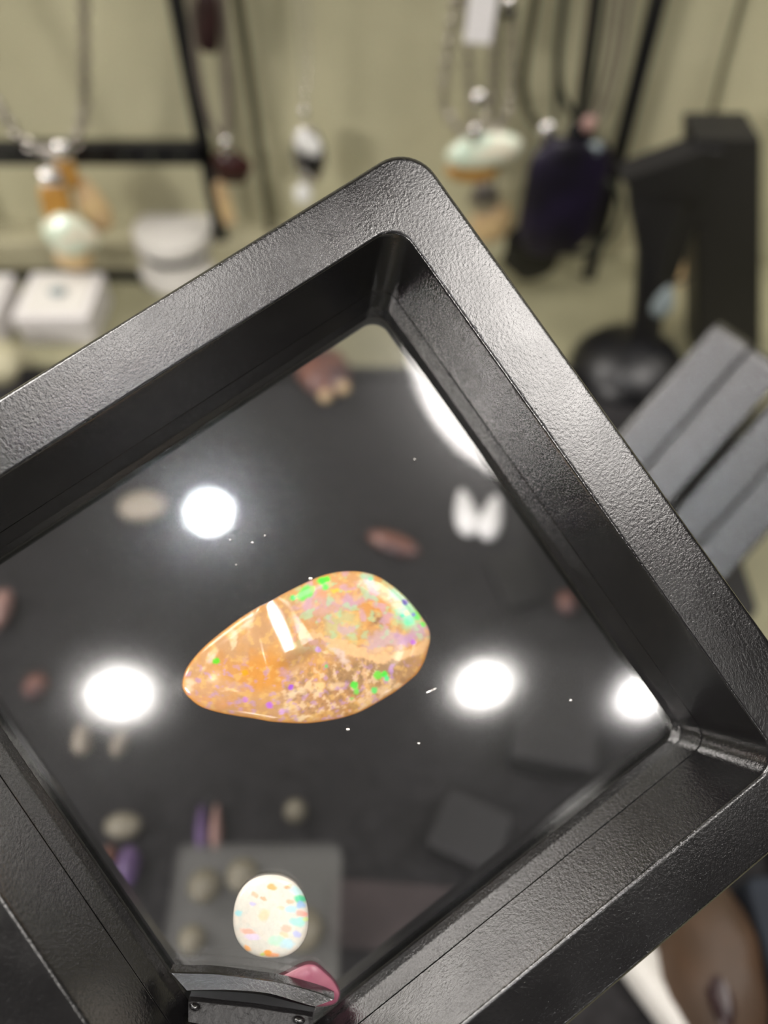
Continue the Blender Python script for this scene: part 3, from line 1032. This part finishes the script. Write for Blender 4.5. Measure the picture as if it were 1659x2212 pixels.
n = necklace('opal_necklace', 'pale green opal pendant with amber base on several grey chains', 1035, 300, 0.320)
for pts in ([(985, 0), (966, 130), (960, 230), (1000, 290)], [(1010, 90), (1015, 200), (1020, 280)], [(1062, 0), (1068, 130), (1060, 230), (1040, 285)], [(1105, 0), (1108, 120), (1100, 230), (1060, 295)]):
    line_part('chain', n, strand(0, 0, pts, 0.320), M['dsilver'], kind='chain', link=0.0050, wire=0.0007)
stone_at('bail', 1034, 216, 38, 44, M['silver'], n, 0.314, 0.7)
stone_at('bail', 1026, 290, 30, 44, M['silver'], n, 0.312, 0.7)
stone_at('opal', 1045, 326, 168, 74, M['pale'], n, 0.318, 0.3, 'oval', -10)
stone_at('amber_base', 1020, 368, 116, 52, M['amber'], n, 0.320, 0.3, 'oval', 0)
stone_at('setting', 1045, 428, 66, 66, M['dsilver'], n, 0.322, 0.4, 'oval', 0, 0.3)
n = necklace('tan_pendant_necklace', 'tan and white pendant hanging low behind the top right edge of the frame', 1060, 470, 0.326)
line_part('cord', n, strand(0, 0, [(1078, 0), (1076, 200), (1066, 440)], 0.330), M['ocord'], 0.0006)
stone_at('stone', 1062, 480, 92, 90, M['tan'], n, 0.326, 0.4, 'oval', 10)

tg = mesh('price_tag', xf(rbox(0.0102, 0.0006, 0.024, 0.0015, 0.0002, 4), Matrix.Rotation(math.radians(3), 4, 'Y')), M['tagw'], None, loc=onY(1031, 94, 0.308))
tag(tg, 'blank white price tag hanging on the grey chains of the pale opal', 'tag')
gl = P2(1098, 8, 0.315)
n = necklace('silver_bead_necklace', 'small silver bead on a black cord at the top edge beside the white tag', 1098, 8, 0.315)
line_part('cord', n, strand(0, 0, [(1096, -90), (1098, -10)], 0.315), M['cord'], 0.0008)
stone_at('bead', 1098, 4, 30, 34, M['silver'], n, 0.313, 1.0)
stone_at('cap', 1098, 26, 40, 24, M['onyx'], n, 0.317, 0.6)

n = necklace('cord_loop_necklace', 'dark olive cord loop with a bright silver bail left of the purple pendant', 1180, 285, 0.322)
line_part('cord', n, strand(0, 0, [(1155, 0), (1136, 120), (1130, 190), (1145, 250), (1178, 284)]), M['ocord'], 0.0019)
line_part('cord', n, strand(0, 0, [(1216, 0), (1204, 120), (1202, 190), (1200, 250), (1186, 284)]), M['cord'], 0.0010)
stone_at('bail', 1182, 284, 40, 44, M['silver'], n, 0.316, 0.7)
stone_at('bead', 1178, 330, 40, 34, M['rose'], n, 0.320, 0.5)

n = necklace('purple_pendant_necklace', 'big black purple stone pendant on black cords left of the right rack post', 1230, 300, 0.318)
line_part('cord', n, strand(0, 0, [(1218, 0), (1206, 120), (1212, 200), (1250, 262)], 0.320), M['cord'], 0.0014)
line_part('cord', n, strand(0, 0, [(1292, 0), (1276, 120), (1256, 262)], 0.320), M['cord'], 0.0021)
line_part('cord', n, strand(0, 0, [(1278, 0), (1262, 130), (1246, 262)], 0.322), M['brown'], 0.0014)
stone_at('cap', 1248, 312, 62, 96, M['onyx'], n, 0.318, 0.6, 'block')
stone_at('stone', 1212, 432, 172, 236, M['purple'], n, 0.314, 0.3, 'block', 4, 0.15)
stone_at('lower_stone', 1150, 540, 130, 130, M['onyx'], n, 0.318, 0.3, 'oval', 0, 0.2)

n = necklace('silver_strand_necklace', 'pair of thin silver strands with small beads against the right rack post', 1275, 300, 0.324)
for pts in ([(1318, 0), (1300, 120), (1272, 262)], [(1338, 0), (1322, 120), (1290, 240), (1274, 264)], [(1362, 0), (1340, 130), (1310, 235), (1278, 268)]):
    line_part('chain', n, strand(0, 0, pts, 0.324), M['gcord'], 0.0008)
stone_at('bead', 1272, 268, 34, 38, M['rose'], n, 0.316, 0.7)
stone_at('bead', 1284, 326, 36, 38, M['teal'], n, 0.312, 0.7)

# black ring below the pendant
c = P2(1262, 470, 0.312)
hoop = mesh('black_hoop', xf(torus(0.0185, 0.0013, 0.85, 1.0, 30, 8), Matrix()), M['cord'], None, loc=c)
tag(hoop, 'thin black cord hoop hanging against the big purple pendant', 'cord')

n = necklace('wall_shadow_line', 'thin wall shadow built as a grey cord at the far right', 1590, 60, 0.338)
line_part('cord', n, strand(0, 0, [(1602, 0), (1566, 130), (1532, 262)], 0.340), M['ocord'], 0.0010)  # shadow line on the wall drawn as a thin tube

# ------------------------------------------------------------------ white boxes
def white_box(u, v, w, d, h, rz, label, dot=True):
    c = onZ(u, v, h)
    e = empty('earring_box', (c.x, c.y, 0), label, 'box', 'white jewellery boxes')
    e.rotation_euler.z = math.radians(rz)
    mesh('base', rbox(w * 0.97, d * 0.97, h * 0.55, 0.0012, 0.0005, 4), M['white'], e)
    lid = mesh('lid', rbox(w, d, h * 0.46, 0.0015, 0.0007, 4, h * 0.54), M['white'], e)
    mesh('insert', rbox(w * 0.80, d * 0.80, 0.0006, 0.001, 0.0002, 4, h), M['whitep'], lid)
    if dot:
        mesh('stud', xf(ellipsoid(0.0042, 0.0032, 0.0016, 16, 8), Matrix.Translation((0, 0.0, h + 0.0018))), M['teal'], lid)
    return e


white_box(127, 636, 0.0345, 0.034, 0.016, 0, 'white square earring box with a small grey stud in the middle')
white_box(-72, 640, 0.0345, 0.034, 0.016, 0, 'white box cut off by the left edge of the picture', False)
# round stacked boxes
c = onZ(372, 488, 0.026)
e = empty('round_box', (c.x, c.y, 0), 'white round stacked box with pale lid against the left rack post', 'box', 'white jewellery boxes')
mesh('lower_tier', lathe([(0.0, 0), (0.0205, 0), (0.0210, 0.0006), (0.0210, 0.0070), (0.0205, 0.0076), (0.0, 0.0076)], 40), M['whitep'], e)
mesh('middle_tier', lathe([(0.0, 0.0076), (0.0190, 0.0076), (0.0190, 0.0140), (0.0, 0.0140)], 40), M['whitep'], e)
mesh('dark_band', lathe([(0.0, 0.0140), (0.0172, 0.0140), (0.0172, 0.0186), (0.0, 0.0186)], 40), M['gap'], e)
mesh('lid', lathe([(0.0, 0.0186), (0.0188, 0.0186), (0.0196, 0.0192), (0.0196, 0.0244), (0.0188, 0.0256), (0.0, 0.0264)], 40), M['whitep'], e)
c = onZ(-10, 770, 0.012)
g = mesh('grey_pebble', ellipsoid(0.013, 0.012, 0.008, 20, 12, 1, 0.15, 3), M['ledge'], None, loc=(c.x, c.y, 0.008))
tag(g, 'grey rounded trinket at the left edge below the white boxes', 'trinket')

# ------------------------------------------------------------------ black bust stand and pillar on the right
bc = onZ(1362, 772, 0.010)
e = empty('jewellery_bust', (bc.x, bc.y, 0), 'black jewellery stand with round base, slim stem and slanted top beside the pillar', 'stand')
mesh('base', lathe([(0.0, 0), (0.0245, 0), (0.0255, 0.002), (0.0250, 0.007), (0.020, 0.013), (0.011, 0.017), (0.0, 0.018)], 40), M['black'], e)
top = onY(1424, 392, bc.y + 0.012)
tw = top - Vector((bc.x, bc.y, 0))
R = []
for k in range(9):
    f = k / 8
    cx = Vector((0.0065, 0.004, 0.012)).lerp(tw, f)
    wdt = 0.0062 + 0.0058 * smooth(0.55, 1.0, f)
    R.append([p + cx for p in rrect(wdt, 0.0045, 0.003, 0, 4)])
mesh('stem', loft(R, True, True), M['leather'], e)
tl, tr = onY(1338, 372, bc.y + 0.012) - e.location, onY(1520, 304, bc.y + 0.012) - e.location
bl, br = onY(1372, 405, bc.y + 0.012) - e.location, onY(1520, 410, bc.y + 0.012) - e.location
V = []
for dy in (-0.006, 0.006):
    for p in (tl, tr, br, bl):
        V.append(p + Vector((0, dy, 0)))
mesh('slanted_top', (V, [(0, 1, 2, 3), (7, 6, 5, 4), (0, 4, 5, 1), (1, 5, 6, 2), (2, 6, 7, 3), (3, 7, 4, 0)]), M['leather'], e, smooth=False)
st = onY(1434, 652, bc.y - 0.006)
g = mesh('teal_bead', drop(0.0042, 0.003, 0.0075), M['teal'], None, loc=st)
tag(g, 'small grey teal drop bead against the black stem of the stand', 'bead')
mesh('hook', tube([Vector((bc.x + 0.012, bc.y - 0.002, st.z + 0.009)) - e.location, st + Vector((0, 0.001, 0.0068)) - e.location], 0.0007), M['cord'], e)

pb = onZ(1500, 720, 0.0)
PYY = 0.268
pl_, pr_ = onY(1502, 310, PYY), onY(1645, 310, PYY)
e = empty('display_pillar', ((pl_.x + pr_.x) / 2, PYY + 0.011, 0), 'tall black leatherette display pillar at the right edge', 'stand')
wdt = pr_.x - pl_.x
hgt = onY(1570, 305, PYY).z
R = []
for (z, k) in ((0, 1.25), (hgt * 0.995, 1.0), (hgt, 0.97)):
    off = (onZ(1580, 795, 0.0).x - e.location.x) * (1 - z / hgt)
    R.append([p + Vector((off, 0, 0)) for p in rrect(wdt / 2 * k, 0.010 * k, 0.0012, z, 3)])
mesh('body', loft(R, True, True), M['leather'], e)
mesh('front_panel', xf(rbox(wdt * 0.40, 0.002, hgt * 0.96, 0.0006, 0.0005, 3), Matrix.Translation((-wdt * 0.24, -0.0108, 0.001)) @ Matrix.Shear('XY', 4, (0, 0))), M['leather'], e)

c = onY(1472, 520, 0.322)
g = mesh('tan_card', rbox(0.024, 0.0012, 0.070, 0.001, 0.0004, 3), M['tan'], None, loc=(c.x + 0.002, 0.324, 0.0))
g.location.z = 0.0
tag(g, 'upright tan card between the black stand and the pillar', 'card')

# ------------------------------------------------------------------ second display frame lying edge-up on the right
k2 = 0.86
lt = (RX * 0.80 - UP * 0.60).normalized()          # across the thickness
ll = (-RX * 0.50 - UP * 0.86)
ll = (ll - lt * ll.dot(lt)).normalized()            # along the edge
nn = -FW
nn = lt.cross(ll)
if nn.dot(FW) > 0:
    nn = -nn
lt2 = ll.cross(nn)
M2 = Matrix((ll, nn, lt2)).transposed().to_4x4()
D2 = 0.222
nn = -ray(1500, 900).normalized()
lt = (lt - nn * lt.dot(nn)).normalized()
ll = nn.cross(lt)
if ll.dot(UP) > 0:
    ll = -ll
nn = (nn * math.cos(math.radians(14)) - ll * math.sin(math.radians(14))).normalized()
ll = (ll - nn * ll.dot(nn)).normalized()
lt2 = ll.cross(nn)
M2 = Matrix((ll, nn, lt2)).transposed().to_4x4()
F3S = -1.0 if lt2.dot(RX) < 0 else 1.0
f2 = empty('small_display_frame', (0, 0, 0), 'smaller black plastic display frame lying edge up on a riser at the right', 'frame')
cen = atD(1437, 962, D2) - nn * (0.602 * S * k2)
zloc = lt2 * (HT * S * k2)
M2.translation = cen + zloc * (1 if True else -1)
f2.matrix_world = M2 @ Matrix.Scale(k2, 4)
def small_frame(e):
    for nm, vf, m in (('front_half', frame_half(0.009), M['face']), ('back_half', xf(frame_half(0.009), flip), M['face']), ('film_ring', ring_half(), M['ring']), ('film_ring', xf(ring_half(), flip), M['ring'])):
        mesh(nm, vf, m, e, sharp=50)
    mesh('joint_band', loft([sq(0.590, 0.06, -HT - 0.01), sq(0.590, 0.06, -HT + 0.01), sq(0.484, 0.036, -HT + 0.01), sq(0.484, 0.036, -HT - 0.01)], closed=True), M['seam'], e)
    mesh('clear_film', loft([sq(0.447, 0.03, -HT), sq(0.447, 0.03, -HT + 0.002)], True, True), M['film'], e, smooth=False)


small_frame(f2)
f3 = empty('small_display_frame', (0, 0, 0), 'second smaller black display frame half hidden behind the first at the right edge', 'frame')
f3.matrix_world = Matrix.Translation(lt2 * (2 * HT * S * k2 + 0.0025) * F3S - nn * 0.012) @ f2.matrix_world
small_frame(f3)

bpy.context.view_layer.update()
low = None
for f in (f2, f3):
    for ch in f.children:
        if ch.name.startswith(('front_half', 'back_half')):
            for v in ch.data.vertices:
                w_ = f.matrix_world @ v.co
                if low is None or w_.z < low.z:
                    low = w_.copy()
mid = (f2.matrix_world.translation + f3.matrix_world.translation) / 2
rise = empty('display_riser', (low.x, low.y, 0.0042), 'low black riser block under the two smaller display frames', 'riser')
rh = max(0.006, low.z - 0.0042)
mesh('block', rbox(0.046, 0.040, rh - 0.0006, 0.003, 0.001, 4), M['leather'], rise)

# ------------------------------------------------------------------ black felt tray and what lies on it
TX0, TX1, TY0, TY1 = -0.215, 0.112, -0.02, 0.252
tray = empty('felt_tray', ((TX0 + TX1) / 2, (TY0 + TY1) / 2, 0), 'wide black felt tray under the large display frame', 'tray')
mesh('bed', rbox(TX1 - TX0, TY1 - TY0, 0.004, 0.004, 0.001, 5), M['felt'], tray)
hx, hy = (TX1 - TX0) / 2, (TY1 - TY0) / 2
mesh('rim', loft([rrect(hx + 0.002, hy + 0.002, 0.006, 0), rrect(hx + 0.002, hy + 0.002, 0.006, 0.009), rrect(hx - 0.002, hy - 0.002, 0.004, 0.009), rrect(hx - 0.002, hy - 0.002, 0.004, 0)], closed=True), M['leather'], tray)
TZ = 0.0042


def on_tray(name, u, v, du, dv, h, m, label, cat, shape='oval', rz=0.0, jit=0.0, group='loose pieces on the felt tray'):
    c = onZ(u, v, TZ)
    d = (c - CAM).dot(FW)
    rx = du / 2 * d / FPX
    el = math.asin(min(1, (CAM.z - c.z) / (c - CAM).length))
    ry = dv / 2 * d / FPX / math.sin(el)
    if shape == 'oval':
        vf = ellipsoid(rx, ry, h / 2, 20, 12, 1.0, jit, u)
    elif shape == 'drop':
        vf = xf(drop(rx, h / 2, ry), Matrix.Rotation(math.radians(-90), 4, 'X'))
    else:
        vf = rbox(2 * rx, 2 * ry, h, min(rx, ry) * 0.2, min(rx, ry, h) * 0.12, 4, -h / 2)
    o = mesh(name, vf, m, None, loc=(c.x, c.y, TZ + h / 2))
    o.rotation_euler.z = math.radians(rz)
    tag(o, label, cat, group)
    return o


bst = on_tray('brown_stone', 700, 820, 115, 95, 0.010, M['redbrown'], 'red brown stone with two beads standing in for lamp glints, seen through the film near the top corner', 'gemstone', rz=20, jit=0.15)
for (u, v) in ((703, 856), (741, 838)):  # pale beads stand in for lamp glints on the stone
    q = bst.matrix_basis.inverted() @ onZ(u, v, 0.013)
    mesh('glint_bead', ellipsoid(0.0030, 0.0030, 0.0026, 14, 8), M['tan'], bst, loc=q)
on_tray('white_earring', 1004, 1118, 50, 100, 0.007, M['gemwhite'], 'left one of two white drop earrings on the dark tray', 'earring', 'drop', 5, group='white drop earrings')
on_tray('white_earring', 1060, 1128, 48, 100, 0.007, M['gemwhite'], 'right one of two white drop earrings on the dark tray', 'earring', 'drop', -15, group='white drop earrings')
on_tray('beige_stone', 312, 1104, 105, 60, 0.006, M['greige'], 'flat beige stone seen through the film left of the lamp glare', 'gemstone')
on_tray('beige_bead', 184, 1606, 38, 60, 0.006, M['greige'], 'left of two small beige beads below the left lamp glare', 'bead', rz=10, jit=0.2)
on_tray('beige_bead', 263, 1612, 30, 52, 0.005, M['greige'], 'right of two small beige beads below the left lamp glare', 'bead', rz=-10, jit=0.2)
on_tray('violet_crystal', 440, 1792, 26, 90, 0.006, M['violet'], 'slim violet crystal on the tray above the white opal', 'gemstone', 'drop', 8)
on_tray('rose_crystal', 471, 1792, 24, 92, 0.006, M['rose'], 'slim rose crystal beside the violet crystal on the tray', 'gemstone', 'drop', 6)
on_tray('violet_stone', 285, 1880, 50, 80, 0.008, M['violet'], 'violet stone by the lower left limb of the frame', 'gemstone', jit=0.2)
on_tray('redbrown_stone', 238, 1875, 36, 80, 0.006, M['redbrown'], 'narrow red brown stone left of the violet stone', 'gemstone')
on_tray('olive_bead', 640, 1760, 48, 48, 0.007, M['olive'], 'round olive bead on the tray above the white opal', 'bead')
on_tray('grey_stone', 272, 1790, 80, 50, 0.006, M['olive'], 'flat olive grey stone on the tray near the left limb', 'gemstone')
on_tray('black_box', 1010, 1815, 150, 130, 0.012, M['leather'], 'small black ring box on the tray at lower right', 'box', 'box', -25)
on_tray('black_box', 1190, 1560, 170, 230, 0.014, M['leather'], 'large black ring box on the tray under the right lamp glare', 'box', 'box', -12)
on_tray('reddish_stone', 850, 1182, 120, 40, 0.005, M['redbrown'], 'thin red brown shard on the tray above the boulder opal', 'gemstone', rz=-25)
on_tray('tan_pebble', 10, 1330, 40, 80, 0.008, M['rose'], 'pinkish pebble at the left edge seen through the film', 'gemstone', jit=0.2)
on_tray('tan_pebble', 85, 1490, 50, 50, 0.006, M['redbrown'], 'brownish pebble left of the left lamp glare', 'gemstone', jit=0.2)
on_tray('brown_bead', 1222, 1312, 44, 50, 0.006, M['redbrown'], 'small brown bead near the right limb of the frame', 'bead')
on_tray('leather_scrap', 1110, 1260, 90, 110, 0.005, M['leather'], 'black leather scrap near the right limb of the frame', 'trinket', 'box', 15)
on_tray('mauve_pad', 880, 1985, 330, 130, 0.003, M['mauve'], 'dark mauve pad on the tray right of the white opal', 'pad', 'box', -4)
# frosted gem box behind the white opal
c = onZ(562, 2010, TZ)
d = (c - CAM).dot(FW)
wd = 350 * d / FPX
e = empty('frosted_gem_box', (c.x, c.y, TZ), 'frosted clear plastic gem box on the tray behind the white opal', 'box')
mesh('base', rbox(wd, wd * 0.85, 0.010, 0.003, 0.001, 4), M['frost'], e)
mesh('lid', rbox(wd * 1.02, wd * 0.87, 0.005, 0.003, 0.001, 4, 0.0102), M['frost'], e)
for i, (px, py, r) in enumerate(((-0.30, 0.18, 0.10), (-0.08, 0.24, 0.10), (-0.33, -0.10, 0.08), (0.3, -0.05, 0.12))):
    mesh('bead', xf(ellipsoid(wd * r, wd * r, 0.003, 14, 8), Matrix.Translation((wd * px, wd * py, 0.0165))), M['olive'], e)

# ------------------------------------------------------------------ bottom right of the picture
c = onZ(1462, 2140, 0.010)
qz = mesh('white_quartz', xf(ellipsoid(0.0058, 0.021, 0.006, 24, 14, 0.8, 0.1, 2), Matrix.Rotation(math.radians(34), 4, 'Z')), M['whitep'], None, loc=(c.x - 0.004, c.y, 0.0105))
tag(qz, 'long smooth white quartz piece below the lower right limb of the frame', 'gemstone')
c = onZ(1492, 2090, 0.0)
e = empty('leather_pouch', (c.x, c.y, 0), 'brown leather pouch with a dark opening beside the white quartz', 'pouch')
R = []
for (z, k) in ((0, 0.9), (0.006, 1.08), (0.014, 1.05), (0.022, 0.85), (0.027, 0.55), (0.029, 0.25)):
    R.append([Vector((0.013 * k * math.cos(2 * math.pi * j / 32) * (1 + 0.06 * math.sin(6 * 2 * math.pi * j / 32)), 0.022 * k * math.sin(2 * math.pi * j / 32), z)) for j in range(32)])
mesh('body', loft(R, True, True), M['leatherb'], e)
mesh('mouth', xf(ellipsoid(0.0032, 0.0095, 0.002, 18, 10), Matrix.Translation((-0.0035, -0.006, 0.0262)) @ Matrix.Rotation(math.radians(-22), 4, 'Y')), M['brown'], e)
c = onZ(1690, 2150, 0.015)
e = empty('navy_ring_box', (c.x + 0.011, c.y, 0), 'navy velvet ring box in the bottom right corner', 'box')
mesh('base', rbox(0.034, 0.05, 0.014, 0.003, 0.001, 4), M['navy'], e)
mesh('lid', rbox(0.0345, 0.0505, 0.012, 0.003, 0.0015, 4, 0.0145), M['navy'], e)
